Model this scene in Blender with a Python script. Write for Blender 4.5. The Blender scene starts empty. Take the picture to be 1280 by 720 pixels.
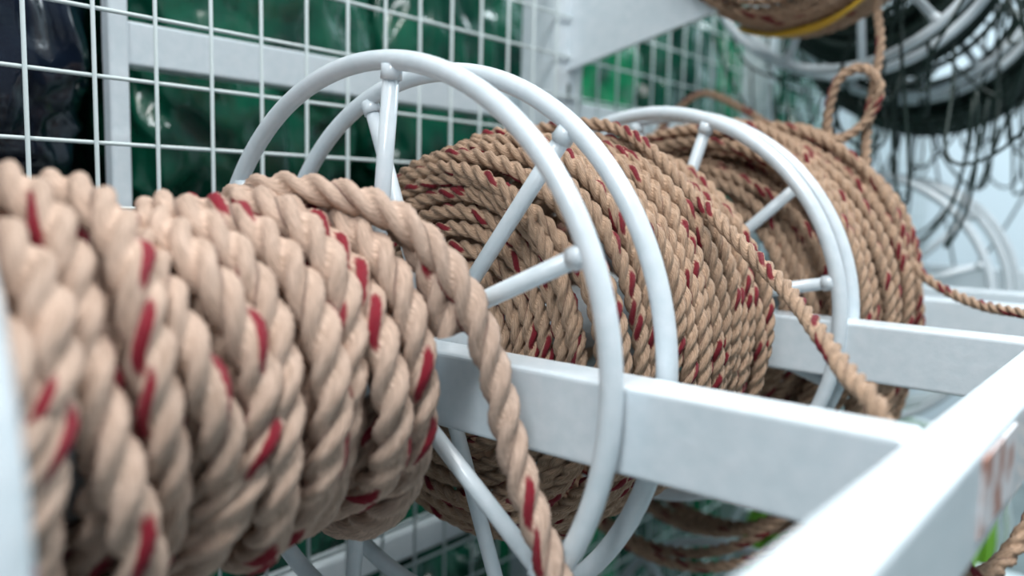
import bpy, bmesh, math, random
import numpy as np
from mathutils import Matrix, Vector, noise as mnoise
random.seed(3); rng=np.random.default_rng(5)
sc=bpy.context.scene
sc.view_settings.view_transform='Standard'
F=1030.; YAW,PITCH,ROLL=.689,.109,.023
AY,AZ=.439,-.110      # spool axis
RR=.2                 # flange radius
# ------------------------------------------------ camera
f=np.array([math.cos(YAW)*math.cos(PITCH),math.sin(YAW)*math.cos(PITCH),-math.sin(PITCH)])
r=np.cross(f,[0,0,1]);r/=np.linalg.norm(r);d=np.cross(f,r)
c,s=math.cos(ROLL),math.sin(ROLL)
r,d=c*r-s*d,s*r+c*d
cam=bpy.data.cameras.new('camera');co=bpy.data.objects.new('camera',cam);sc.collection.objects.link(co)
co.matrix_world=Matrix(((r[0],-d[0],-f[0],0),(r[1],-d[1],-f[1],0),(r[2],-d[2],-f[2],0),(0,0,0,1)))
cam.sensor_width=36;cam.lens=F/1280*36;cam.clip_start=.01
cam.dof.use_dof=True;cam.dof.focus_distance=.60;cam.dof.aperture_fstop=2.8
sc.camera=co
# ------------------------------------------------ materials
def mat(name,col,rough=.4,metal=0,coat=0,spec=.5,noise=None,bump=0,bscale=60,lo=.3,hi=.7):
    m=bpy.data.materials.new(name);m.use_nodes=True;nt=m.node_tree;b=nt.nodes['Principled BSDF']
    b.inputs['Base Color'].default_value=(*col,1);b.inputs['Roughness'].default_value=rough
    b.inputs['Metallic'].default_value=metal;b.inputs['Coat Weight'].default_value=coat
    tc=nt.nodes.new('ShaderNodeTexCoord');n=nt.nodes.new('ShaderNodeTexNoise');n.inputs['Scale'].default_value=bscale
    n.inputs['Detail'].default_value=4
    nt.links.new(tc.outputs['Object'],n.inputs['Vector'])
    if noise:
        cr=nt.nodes.new('ShaderNodeValToRGB');cr.color_ramp.elements[0].position=lo;cr.color_ramp.elements[1].position=hi
        cr.color_ramp.elements[0].color=(*noise,1);cr.color_ramp.elements[1].color=(*col,1)
        nt.links.new(n.outputs['Fac'],cr.inputs['Fac']);nt.links.new(cr.outputs['Color'],b.inputs['Base Color'])
    if bump:
        bp=nt.nodes.new('ShaderNodeBump');bp.inputs['Strength'].default_value=bump;bp.inputs['Distance'].default_value=.005
        nt.links.new(n.outputs['Fac'],bp.inputs['Height']);nt.links.new(bp.outputs['Normal'],b.inputs['Normal'])
    return m
WHITE=mat('white_painted_steel',(.72,.79,.84),.32,coat=.3,noise=(.64,.73,.78),bump=.08,bscale=90)
MESHW=mat('white_coated_wire',(.62,.71,.72),.4)
GREEN=mat('green_plastic_film',(.008,.13,.072),.22,coat=.6,noise=(.003,.04,.03),bump=.5,bscale=14)
GREEN2=mat('bright_green_film',(.02,.34,.14),.25,coat=.5,noise=(.01,.15,.08),bump=.5,bscale=16)
NAVY=mat('black_plastic_film',(.006,.012,.03),.18,coat=.7,noise=(.002,.003,.008),bump=.5,bscale=18)
CORD=mat('dark_green_cord',(.003,.018,.013),.5)
LIME=mat('lime_green_hose',(.22,.50,.05),.35)
FLOOR=mat('floor_tile',(.20,.24,.24),.3,noise=(.12,.15,.15),bscale=3)
WALL=mat('pale_wall',(.74,.84,.90),.8,noise=(.66,.76,.82),bscale=2)
WALLD=mat('store_wall',(.06,.10,.10),.8,noise=(.04,.06,.06),bscale=2)
YEL=mat('yellow_tape',(.75,.45,.03),.35)
RUST=mat('old_sticker',(.40,.20,.15),.7,noise=(.70,.70,.72),bscale=38,lo=.45,hi=.6)

def rope_mat(name,base,dark,red,period=3.6,amount=.20,fib=12.):
    m=bpy.data.materials.new(name);m.use_nodes=True;nt=m.node_tree;N=nt.nodes;L=nt.links;b=N['Principled BSDF']
    at=N.new('ShaderNodeAttribute');at.attribute_name='ruv';sp=N.new('ShaderNodeSeparateXYZ');L.new(at.outputs['Vector'],sp.inputs[0])
    def M(op,a,bb=None,cc=None):
        n=N.new('ShaderNodeMath');n.operation=op
        for i,v in enumerate((a,bb,cc)):
            if v is None: continue
            if isinstance(v,(int,float)): n.inputs[i].default_value=v
            else: L.new(v,n.inputs[i])
        return n.outputs[0]
    u,v=sp.outputs[0],sp.outputs[1]
    k=M('FLOOR',v);a=M('FRACT',v)
    ph=M('ADD',M('DIVIDE',u,period),M('MULTIPLY',k,.371))
    cell=M('FLOOR',ph)
    wn=N.new('ShaderNodeTexWhiteNoise');wn.noise_dimensions='2D';cv=N.new('ShaderNodeCombineXYZ');L.new(cell,cv.inputs[0]);L.new(k,cv.inputs[1]);L.new(cv.outputs[0],wn.inputs['Vector'])
    t=M('SUBTRACT',M('FRACT',ph),M('MULTIPLY',wn.outputs['Value'],.45))
    LEN=.44
    tn=M('DIVIDE',t,LEN/period)
    cx=M('SUBTRACT',tn,.5);ca=M('SUBTRACT',a,M('ADD',.5,M('MULTIPLY',cx,-2.0*LEN)))
    e=M('ADD',M('POWER',M('ABSOLUTE',M('MULTIPLY',cx,2.)),1.8),M('POWER',M('ABSOLUTE',M('DIVIDE',ca,amount)),2.))
    fv=N.new('ShaderNodeCombineXYZ');L.new(M('MULTIPLY',u,3.),fv.inputs[0]);L.new(M('ADD',M('MULTIPLY',v,fib),M('MULTIPLY',u,fib*2.2)),fv.inputs[1])
    fn=N.new('ShaderNodeTexNoise');fn.inputs['Scale'].default_value=1.6;fn.inputs['Detail'].default_value=3;fn.inputs['Roughness'].default_value=.7;L.new(fv.outputs[0],fn.inputs['Vector'])
    mask=N.new('ShaderNodeMapRange');mask.inputs['From Min'].default_value=1.25;mask.inputs['From Max'].default_value=.8
    L.new(M('ADD',e,M('MULTIPLY',M('SUBTRACT',fn.outputs['Fac'],.5),1.3)),mask.inputs['Value'])
    cr=N.new('ShaderNodeValToRGB');E=cr.color_ramp.elements
    E[0].position=.35;E[0].color=(*dark,1);E[1].position=.60;E[1].color=(*base,1);L.new(fn.outputs['Fac'],cr.inputs['Fac'])
    mix=N.new('ShaderNodeMix');mix.data_type='RGBA';L.new(mask.outputs[0],mix.inputs['Factor']);L.new(cr.outputs['Color'],mix.inputs['A']);mix.inputs['B'].default_value=(*red,1)
    L.new(mix.outputs['Result'],b.inputs['Base Color']);b.inputs['Roughness'].default_value=.65;b.inputs['Specular IOR Level'].default_value=.3
    b.inputs['Sheen Weight'].default_value=.1
    bp=N.new('ShaderNodeBump');bp.inputs['Strength'].default_value=1.;bp.inputs['Distance'].default_value=.0018
    L.new(fn.outputs['Fac'],bp.inputs['Height']);L.new(bp.outputs['Normal'],b.inputs['Normal'])
    return m
ROPE=rope_mat('tan_twisted_rope',(.80,.595,.475),(.43,.285,.205),(.28,.004,.02),period=1.6,amount=.21,fib=17.)
ROPE2=rope_mat('tan_twisted_rope_fine',(.66,.455,.315),(.30,.18,.11),(.22,.004,.015),period=1.75,amount=.24)
# ------------------------------------------------ helpers
def link(o,parent=None):
    sc.collection.objects.link(o)
    if parent: o.parent=parent
    return o
def empty(name):
    e=bpy.data.objects.new(name,None);e.empty_display_size=.05;return link(e)
def mesh_np(name,V,Fq,m,parent=None,smooth=True,attr=None):
    me=bpy.data.meshes.new(name);V=np.asarray(V,np.float32);Fq=np.asarray(Fq,np.int32)
    me.vertices.add(len(V));me.vertices.foreach_set('co',V.ravel())
    me.loops.add(Fq.size);me.loops.foreach_set('vertex_index',Fq.ravel())
    me.polygons.add(len(Fq));me.polygons.foreach_set('loop_start',np.arange(len(Fq),dtype=np.int32)*Fq.shape[1])
    me.polygons.foreach_set('use_smooth',np.full(len(Fq),smooth))
    if attr is not None:
        a=me.attributes.new('ruv','FLOAT_VECTOR','POINT');a.data.foreach_set('vector',np.asarray(attr,np.float32).ravel())
    me.update(calc_edges=True);me.validate();me.materials.append(m)
    return link(bpy.data.objects.new(name,me),parent)
def frames(P,closed=False,up=None):
    T=np.gradient(P,axis=0) if not closed else (np.roll(P,-1,0)-np.roll(P,1,0))
    T/=np.linalg.norm(T,axis=1)[:,None]+1e-12
    if up is not None:
        Nn=up-(up*T).sum(1)[:,None]*T
    else:
        n=np.cross(T[0],[0,0,1.]); 
        if np.linalg.norm(n)<.1:n=np.cross(T[0],[0,1.,0])
        Nn=np.zeros_like(P);n/=np.linalg.norm(n)
        for i in range(len(P)):
            n=n-n.dot(T[i])*T[i];n/=np.linalg.norm(n);Nn[i]=n
    Nn/=np.linalg.norm(Nn,axis=1)[:,None]
    return T,Nn,np.cross(T,Nn)
class Acc:
    def __init__(s): s.V=[];s.F=[];s.n=0
    def add(s,V,Fq): s.V.append(V);s.F.append(np.asarray(Fq)+s.n);s.n+=len(V)
    def make(s,name,m,parent=None,smooth=True): return mesh_np(name,np.concatenate(s.V),np.concatenate(s.F),m,parent,smooth)
def tube(P,rad,k=10,closed=False):
    P=np.asarray(P,float)
    if not closed:
        T,A,B=frames(P)
        P=np.concatenate([P[:1],P,P[-1:]]);A=np.concatenate([A[:1],A,A[-1:]]);B=np.concatenate([B[:1],B,B[-1:]])
        R=np.full(len(P),rad);R[0]=R[-1]=rad*.02
    else:
        T,A,B=frames(P,True,up=P-P.mean(0));R=np.full(len(P),rad)
    th=np.linspace(0,2*np.pi,k,endpoint=False)
    V=P[:,None]+R[:,None,None]*(A[:,None]*np.cos(th)[None,:,None]+B[:,None]*np.sin(th)[None,:,None])
    n=len(P);i=np.arange(n if closed else n-1)[:,None];j=np.arange(k)[None];i2=(i+1)%n;j2=(j+1)%k
    Fq=np.stack([i*k+j,i*k+j2,i2*k+j2,i2*k+j],-1).reshape(-1,4)
    return V.reshape(-1,3),Fq
def box(lo,hi,bev=.002):
    x0,y0,z0=lo;x1,y1,z1=hi
    bm=bmesh.new();bmesh.ops.create_cube(bm,size=1)
    for v in bm.verts: v.co=((x0+x1)/2+v.co.x*(x1-x0),(y0+y1)/2+v.co.y*(y1-y0),(z0+z1)/2+v.co.z*(z1-z0))
    return bm
def boxes(name,lst,m,parent=None,bev=.003):
    me=bpy.data.meshes.new(name);B=bmesh.new()
    for lo,hi in lst:
        bm=box(lo,hi)
        if bev: bmesh.ops.bevel(bm,geom=bm.edges[:],offset=bev,segments=3,affect='EDGES',profile=.5)
        t=bpy.data.meshes.new('t');bm.to_mesh(t);bm.free();B.from_mesh(t);bpy.data.meshes.remove(t)
    B.to_mesh(me);B.free();me.materials.append(m)
    return link(bpy.data.objects.new(name,me),parent)
def resample(P,step):
    s=np.concatenate([[0],np.cumsum(np.linalg.norm(np.diff(P,axis=0),axis=1))]);n=max(4,int(s[-1]/step))
    t=np.linspace(0,s[-1],n);return np.stack([np.interp(t,s,P[:,i]) for i in range(3)],1)
def catmull(C,step):
    C=np.asarray(C,float);C=np.concatenate([[2*C[0]-C[1]],C,[2*C[-1]-C[-2]]]);out=[]
    for i in range(1,len(C)-2):
        p0,p1,p2,p3=C[i-1:i+3];t=np.linspace(0,1,40,endpoint=False)[:,None]
        out.append(.5*((2*p1)+(-p0+p2)*t+(2*p0-5*p1+4*p2-p3)*t**2+(-p0+3*p1-3*p2+p3)*t**3))
    P=np.concatenate(out+[C[-2:-1]]);return resample(P,step)
NP=7
phi=np.radians(np.linspace(-100,100,NP))
prof=[];pv=[]
for kk in range(3):
    for j,p in enumerate(phi):
        cx,cy=.49+.51*math.cos(p),.49*math.sin(p);a=kk*2*math.pi/3
        prof.append((cx*math.cos(a)-cy*math.sin(a),cx*math.sin(a)+cy*math.cos(a)));pv.append(kk+.02+.96*j/(NP-1))
prof=np.array(prof);pv=np.array(pv)
LAYF=2.95
def rope(name,P,dia,m,parent=None,up=None,spl=13,lay_f=LAYF,u0=0.):
    lay=dia*lay_f
    T,A,B=frames(P,up=up)
    s=np.concatenate([[0],np.cumsum(np.linalg.norm(np.diff(P,axis=0),axis=1))]);u=s/lay+u0
    R=dia/2*(1+.03*np.sin(u*1.7)+.02*np.sin(u*4.3));ang=u*2*np.pi
    ca,sa=np.cos(ang)[:,None],np.sin(ang)[:,None]
    X=prof[None,:,0]*ca-prof[None,:,1]*sa;Y=prof[None,:,0]*sa+prof[None,:,1]*ca
    V=P[:,None]+R[:,None,None]*(A[:,None]*X[...,None]+B[:,None]*Y[...,None])
    n,k=X.shape;i=np.arange(n-1)[:,None];j=np.arange(k)[None];j2=(j+1)%k
    Fq=np.stack([i*k+j,i*k+j2,(i+1)*k+j2,(i+1)*k+j],-1).reshape(-1,4)
    at=np.stack([np.repeat(u,k),np.tile(pv,n),np.zeros(n*k)],1)
    return mesh_np(name,V.reshape(-1,3),Fq,m,parent,attr=at)
def wound(name,profile,dia,m,parent,ax=(AY,AZ),sp=.98,jx=.16,jr=.10,spl=13,seed=0,direction=1):
    pr=np.array(profile,float);L=np.concatenate([[0],np.cumsum(np.linalg.norm(np.diff(pr,axis=0),axis=1))])
    turns=L[-1]/(dia*sp);step=dia*LAYF/spl
    nn=int(turns*2*math.pi*pr[:,1].mean()/step)
    t=np.linspace(0,turns,nn);x=np.interp(t/turns*L[-1],L,pr[:,0]);rad=np.interp(t/turns*L[-1],L,pr[:,1])
    g=np.random.default_rng(seed);th=2*np.pi*t*direction+1.0
    for q in range(7):
        kf=g.integers(1,4);w=g.uniform(.05,.45)
        x=x+dia*jx*.5*np.sin(kf*th+w*2*np.pi*t+g.uniform(0,6))
        rad=rad+dia*jr*.5*np.sin(g.integers(1,4)*th+g.uniform(.1,.9)*2*np.pi*t+g.uniform(0,6))
    er=np.stack([0*th,np.cos(th),np.sin(th)],1)
    P=er*rad[:,None];P[:,0]=x;P[:,1]+=ax[0];P[:,2]+=ax[1]
    return rope(name,P,dia,m,parent,up=er,spl=spl)
def flange(name,x,spokes,parent,ax=(AY,AZ),R=RR,tr=.0068,m=WHITE):
    A=Acc();th=np.linspace(0,2*np.pi,120,endpoint=False)
    A.add(*tube(np.stack([np.full_like(th,x),ax[0]+R*np.cos(th),ax[1]+R*np.sin(th)],1),tr,14,True))
    for a in spokes:
        a=math.radians(a);e=np.array([0,-math.cos(a),math.sin(a)]);c0=np.array([x,ax[0],ax[1]])
        A.add(*tube([c0+e*.02,c0+e*R*.5,c0+e*(R-.002)],tr*.86,12))
        A.add(*tube([c0+e*(R-.013),c0+e*(R-.008),c0+e*(R-.003)],tr*1.08,12))
    return A.make(name,m,parent)
def core(name,x0,x1,parent,ax=(AY,AZ),R=.03):
    A=Acc();A.add(*tube([(x0-.004,*ax),((x0+x1)/2,*ax),(x1+.004,*ax)],R,24));A.add(*tube([(x0-.025,*ax),((x0+x1)/2,*ax),(x1+.025,*ax)],.011,14))
    return A.make(name,WHITE,parent)
hexa=lambda a:[a+60*i for i in range(6)]
# ------------------------------------------------ spools (middle row)
s1=empty('rope_spool')
flange('flange_near',.078,hexa(50),s1);flange('flange_far',.378,hexa(84),s1);core('core',.078,.378,s1,R=.06)
D1=.0235
wound('winding_under',[(.10,.080),(.355,.082)],D1,ROPE,s1,seed=1)
wound('winding',[(.100,.102),(.14,.105),(.165,.105),(.19,.096),(.24,.098),(.285,.097),(.32,.100),(.337,.105),(.352,.108)],D1,ROPE,s1,seed=2,jx=.24,jr=.18,sp=.96)
rope('loose_end',catmull([(.27,.55,-.085),(.285,.525,-.04),(.30,.47,-.002),(.317,.419,.002),(.336,.367,-.013),(.352,.331,-.050),(.360,.310,-.098),(.363,.294,-.150),(.363,.262,-.215),(.362,.228,-.28),(.36,.205,-.36)],.005),D1*.93,ROPE,s1)
s2=empty('rope_spool')
flange('flange_near',.440,hexa(-8),s2);flange('flange_far',.756,hexa(12),s2);core('core',.44,.756,s2)
D2=.0135;A2=(AY,AZ-.004)
wound('winding_side',[(.462,.035),(.463,.13)],D2,ROPE2,s2,ax=A2,seed=4,jx=.05,jr=.05)
wound('winding',[(.460,.118),(.464,.135),(.474,.148),(.492,.158),(.55,.162),(.60,.165),(.68,.159),(.715,.149),(.740,.135)],D2,ROPE2,s2,ax=A2,seed=5,sp=1.03,jx=.28,jr=.22)
rope('loose_end',catmull([(.628,.50,.064),(.624,.45,.068),(.62,.402,.064),(.61,.358,.044),(.60,.308,.004),(.57,.251,-.032),(.54,.206,-.058),(.49,.163,-.080),(.46,.139,-.092),(.435,.117,-.101),(.432,.108,-.13),(.435,.11,-.19)],.004),D2*.95,ROPE2,s2)
A3=(.432,-.118)
s3=empty('rope_spool')
flange('flange_near',.790,hexa(42),s3);flange('flange_far',1.0,hexa(30),s3);core('core',.79,1.0,s3)
wound('winding_under',[(.81,.15),(.98,.17)],D2,ROPE2,s3,seed=7)
wound('winding',[(.806,.12),(.812,.17),(.84,.193),(.88,.202),(.94,.208),(.97,.202),(.985,.19)],D2,ROPE2,s3,ax=A3,seed=8,jx=.55,jr=.5,sp=1.04)
g=np.random.default_rng(4)
for i in range(7):
    th=np.linspace(-.3,2*np.pi-.3,400);x0=.82+.025*i;sag=g.uniform(.03,.095)
    rr=.197+sag*np.clip(-np.sin(th+g.uniform(-.3,.3)),0,1)**2
    rope('slack_turn',np.stack([x0+.012*np.sin(th+i)+.01*np.sin(2*th+i),A3[0]+rr*np.cos(th),A3[1]+rr*np.sin(th)],1),D2,ROPE2,s3)
rope('loose_loop',catmull([(.95,.36,.09),(.95,.335,.06),(.95,.324,.055),(.95,.329,.094),(.95,.320,.138),(.96,.297,.151),(.963,.279,.131),(.96,.285,.10),(.95,.302,.079),(.94,.318,.073),(.93,.35,.085),(.93,.40,.09)],.004),D2*.9,ROPE2,s3)
rope('loose_loop',catmull([(.99,.60,.05),(1.0,.5585,.109),(1.0,.511,.141),(1.0,.4555,.120),(.98,.41,.095)],.004),D2*.85,ROPE2,s3)
s4=empty('rope_spool');A4=(.42,-.15)
flange('flange_near',1.38,hexa(20),s4,ax=A4);flange('flange_far',1.60,hexa(0),s4,ax=A4);core('core',1.38,1.60,s4,ax=A4)
flange('flange_mid',1.52,hexa(45),s4,ax=A4)
# upper row
UA=(.40,.385)
u1=empty('rope_spool')
flange('flange_far',1.168,hexa(10),u1,ax=UA);flange('flange_near',.93,hexa(10),u1,ax=UA,R=.145);core('core',.93,1.168,u1,ax=UA)
wound('winding',[(.945,.14),(.965,.164),(1.06,.168),(1.085,.155)],.0148,ROPE2,u1,ax=UA,seed=11)
A=Acc()
for k in range(5):
    t=np.linspace(0,1,24);th=np.radians(235+60*t);rr=.1775+.0015*np.sin(t*9+k)
    A.add(*tube(np.stack([.975+.003*k+.05*t,UA[0]+rr*np.cos(th),UA[1]+rr*np.sin(th)],1),.0022,6))
A.make('yellow_strap',YEL,u1)
rope('loose_end',catmull([(.985,.25,.33),(.995,.28,.27),(1.0,.298,.231),(.99,.289,.176),(.97,.291,.095),(.95,.280,.02),(.94,.252,-.027),(.93,.212,-.071),(.90,.160,-.091),(.86,.109,-.093),(.83,.07,-.093),(.82,.05,-.12),(.82,.045,-.18)],.0035),D2*.82,ROPE2,u1)
u2=empty('cord_spool')
flange('flange_near',1.235,hexa(35),u2,ax=UA);flange('flange_far',1.50,hexa(5),u2,ax=UA);core('core',1.235,1.5,u2,ax=UA)
u3=empty('cord_spool')
flange('flange_near',1.58,hexa(35),u3,ax=UA);flange('flange_far',1.85,hexa(5),u3,ax=UA);core('core',1.58,1.85,u3,ax=UA)
def cordwind(name,x0,x1,r0,parent,ax,mm=CORD,rad=.0035,n=40,seed=0,var=.03):
    g=np.random.default_rng(seed);A=Acc()
    for i in range(n):
        th=np.linspace(0,2*np.pi,64,endpoint=False);x=g.uniform(x0,x1);rr=r0+g.uniform(-var,var);dy,dz=g.normal(0,.006,2);ti=g.normal(0,.06,2)
        P=np.stack([x+rr*(ti[0]*np.cos(th)+ti[1]*np.sin(th)),ax[0]+dy+rr*np.cos(th),ax[1]+dz+rr*np.sin(th)*(1+g.uniform(0,.08))],1)
        A.add(*tube(P,rad,6,True))
    return A.make(name,mm,parent)
cordwind('cord_winding',1.27,1.47,.13,u2,UA,seed=1,n=90,rad=.005)
cordwind('cord_winding',1.62,1.82,.19,u3,UA,seed=2,n=130,rad=.006,var=.04)
tg=Acc();g=np.random.default_rng(21)
for i in range(50):
    x=g.uniform(1.15,1.8);y=g.uniform(.12,.6);z=g.uniform(.02,.3);w=g.uniform(.04,.16);h=g.uniform(.1,.38)
    t=np.linspace(0,1,30);a=g.uniform(0,3.14)
    P=np.stack([x+w*np.cos(a)*(t-.5)*2+.02*np.sin(9*t+i),y+w*np.sin(a)*(t-.5)*2+.02*np.sin(7*t+i*2),z+.12-h*(1-(2*t-1)**2)],1)
    tg.add(*tube(P,.0024,6))
tg.make('tangled_green_cord',CORD,u2)
# lower row
LA=(AY,-.66)
for i,(x0,x1) in enumerate([(.085,.378),(.44,.756),(.79,1.02)]):
    e=empty('rope_spool')
    flange('flange_near',x0,hexa(17*i),e,ax=LA);flange('flange_far',x1,hexa(40+17*i),e,ax=LA);core('core',x0,x1,e,ax=LA)
    wound('winding',[(x0+.02,.13),(x0+.05,.15),(x1-.05,.15),(x1-.02,.13)],.018,ROPE,e,ax=LA,seed=30+i,spl=9)
    if i==1: rope('loose_end',catmull([(.62,.40,-.53),(.60,.30,-.50),(.50,.16,-.40),(.455,.10,-.25),(.47,.097,-.165),(.50,.090,-.189),(.53,.083,-.215),(.57,.073,-.215),(.60,.06,-.185),(.62,.052,-.13),(.63,.048,-.13),(.65,.046,-.25),(.66,.05,-.4)],.005),.0135,ROPE2,e)
hz=empty('garden_hose_spool')
flange('flange_near',1.45,hexa(17),hz,ax=LA);flange('flange_far',1.9,hexa(40),hz,ax=LA);core('core',1.45,1.9,hz,ax=LA)
cordwind('hose_winding',1.48,1.87,.15,hz,LA,mm=LIME,rad=.009,n=60,seed=9)
# ------------------------------------------------ rack
rk=empty('steel_rack')
RY0,RY1=.063,.093
def tier(z,xs,par,tag):
    boxes('crossbeams_'+tag,[((x-.017,RY1-.001,z-.052),(x+.017,.688,z)) for x in xs],WHITE,par)
    boxes('rail_'+tag,[((-1.0,RY0,z-.053),(3.0,RY1,z-.001))],WHITE,par)
tier(-.104,[.028,.409,.773,1.045,1.20,1.66],rk,'middle')
tier(-.650,[.040,.409,.773,1.09,1.66],rk,'lower')
boxes('uprights',[((.93,.70,-1.2),(1.0,.76,1.0)),((-.6,.70,-1.2),(-.54,.76,1.0)),((2.4,.70,-1.2),(2.46,.76,1.0)),((1.66,.70,-1.2),(1.70,.76,1.0)),
    ((.366,.795,-1.2),(.385,.812,1.0)),
    ((.374,.80,.118),(2.4,.83,.160)),((.374,.80,.56),(2.4,.83,.60)),((-.6,.80,-.5),(2.4,.83,-.46))],WHITE,rk)
boxes('upright_slots',[((.962,.6985,z),(.968,.7005,z+.022)) for z in np.arange(-1.1,1.0,.04)],WALLD,rk,bev=0)
def bracket(x,z,name):
    bm=bmesh.new();w=.004
    pr=[(.70,z-.02),(.70,z+.13),(.36,z+.13),(.36,z+.062)]
    a=[bm.verts.new((x-w,*p)) for p in pr];b=[bm.verts.new((x+w,*p)) for p in pr]
    bm.faces.new(a);bm.faces.new(b[::-1])
    for i in range(4): bm.faces.new((a[i],b[i],b[(i+1)%4],a[(i+1)%4]))
    bmesh.ops.recalc_face_normals(bm,faces=bm.faces);me=bpy.data.meshes.new(name);bm.to_mesh(me);me.materials.append(WHITE);link(bpy.data.objects.new(name,me),rk)
bracket(.965,.20,'bracket_1');bracket(2.43,.20,'bracket_2')
boxes('sticker',[((.405,RY0-.0012,-.147),(.49,RY0+.001,-.110))],RUST,rk,bev=0)
A=Acc();YM=.692
for x in np.arange(-.6,3.0,.0515):
    xx=x+.0045+.0262
    A.add(*tube([(xx,YM,-1.1),(xx,YM,0),(xx,YM,1.0)],.0019,6))
for z in np.arange(-1.09,1.0,.0535):
    zz=z+.0035
    A.add(*tube([(-.7,YM+.0035,zz),(1,YM+.0035,zz),(3.0,YM+.0035,zz)],.0019,6))
A.make('wire_mesh_panel',MESHW,rk)
# ------------------------------------------------ plastic wrapped goods behind mesh
def bag(name,c,size,m,seed,amp=.03,p=4.):
    bm=bmesh.new();bmesh.ops.create_cube(bm,size=2);bmesh.ops.subdivide_edges(bm,edges=bm.edges[:],cuts=34,use_grid_fill=True)
    for v in bm.verts:
        q=v.co;l=(abs(q.x)**p+abs(q.y)**p+abs(q.z)**p)**(1/p);q=q/l
        w=Vector((q.x*size[0],q.y*size[1],q.z*size[2]))
        s=w*9+Vector((seed*3.1,seed,0));n1=mnoise.noise(s);n2=abs(mnoise.noise(s*2.3+Vector((0,0,n1*2))));n3=abs(mnoise.noise(Vector((s.x*5,s.y*5,s.z*1.2))))
        dirn=q.normalized()
        v.co=w+dirn*(amp*(n1*.8-n2*1.1-n3*.5))+Vector(c)
    me=bpy.data.meshes.new(name);bm.to_mesh(me);bm.free();me.materials.append(m)
    for pl in me.polygons: pl.use_smooth=True
    return link(bpy.data.objects.new(name,me))
i=0
for z in (-.85,-.30,.25,.80):
    for x in (.62,.97,1.32,1.68,2.04,2.40):
        i+=1
        m=GREEN if x<.9 else (GREEN2 if i%2 else GREEN)
        bag('plastic_wrapped_bundle',(x+random.uniform(-.01,.01),1.02,z+random.uniform(-.01,.01)),(.185,.14,.285),m,i)
    bag('black_plastic_bundle',(.255,1.0,z+.02),(.165,.13,.29),NAVY,i+40)
    bag('black_plastic_bundle',(-.10,1.0,z),(.17,.14,.29),NAVY,i+50)
# ------------------------------------------------ room
boxes('floor',[((-3,-3,-1.3),(6,3,-1.2))],FLOOR,bev=0)
boxes('wall_back',[((-3,1.25,-1.2),(2.7,1.3,2.2))],WALLD,bev=0)
boxes('wall_end',[((4.2,-3,-1.2),(4.3,3,2.2))],WALL,bev=0)
boxes('ceiling',[((-3,-3,2.2),(6,3,2.3))],WALL,bev=0)
# ------------------------------------------------ light
def area(name,loc,rot,sx,sy,e,col):
    l=bpy.data.lights.new(name,'AREA');l.shape='RECTANGLE';l.size=sx;l.size_y=sy;l.energy=e;l.color=col
    o=bpy.data.objects.new(name,l);o.location=loc;o.rotation_euler=rot;link(o);return o
area('ceiling_lamp',(.2,-.30,1.9),(math.radians(-15),0,0),2.2,.35,70,(1,.98,.96))
area('ceiling_lamp',(3.,.0,2.1),(0,0,0),1.2,1.2,105,(.85,.95,1))
area('ceiling_lamp',(-1.2,-.4,1.5),(math.radians(-25),math.radians(-35),0),.8,.5,34,(.92,.97,1))
w=bpy.data.worlds.new('world');sc.world=w;w.use_nodes=True;w.node_tree.nodes['Background'].inputs[0].default_value=(.75,.88,1,1);w.node_tree.nodes['Background'].inputs[1].default_value=.25
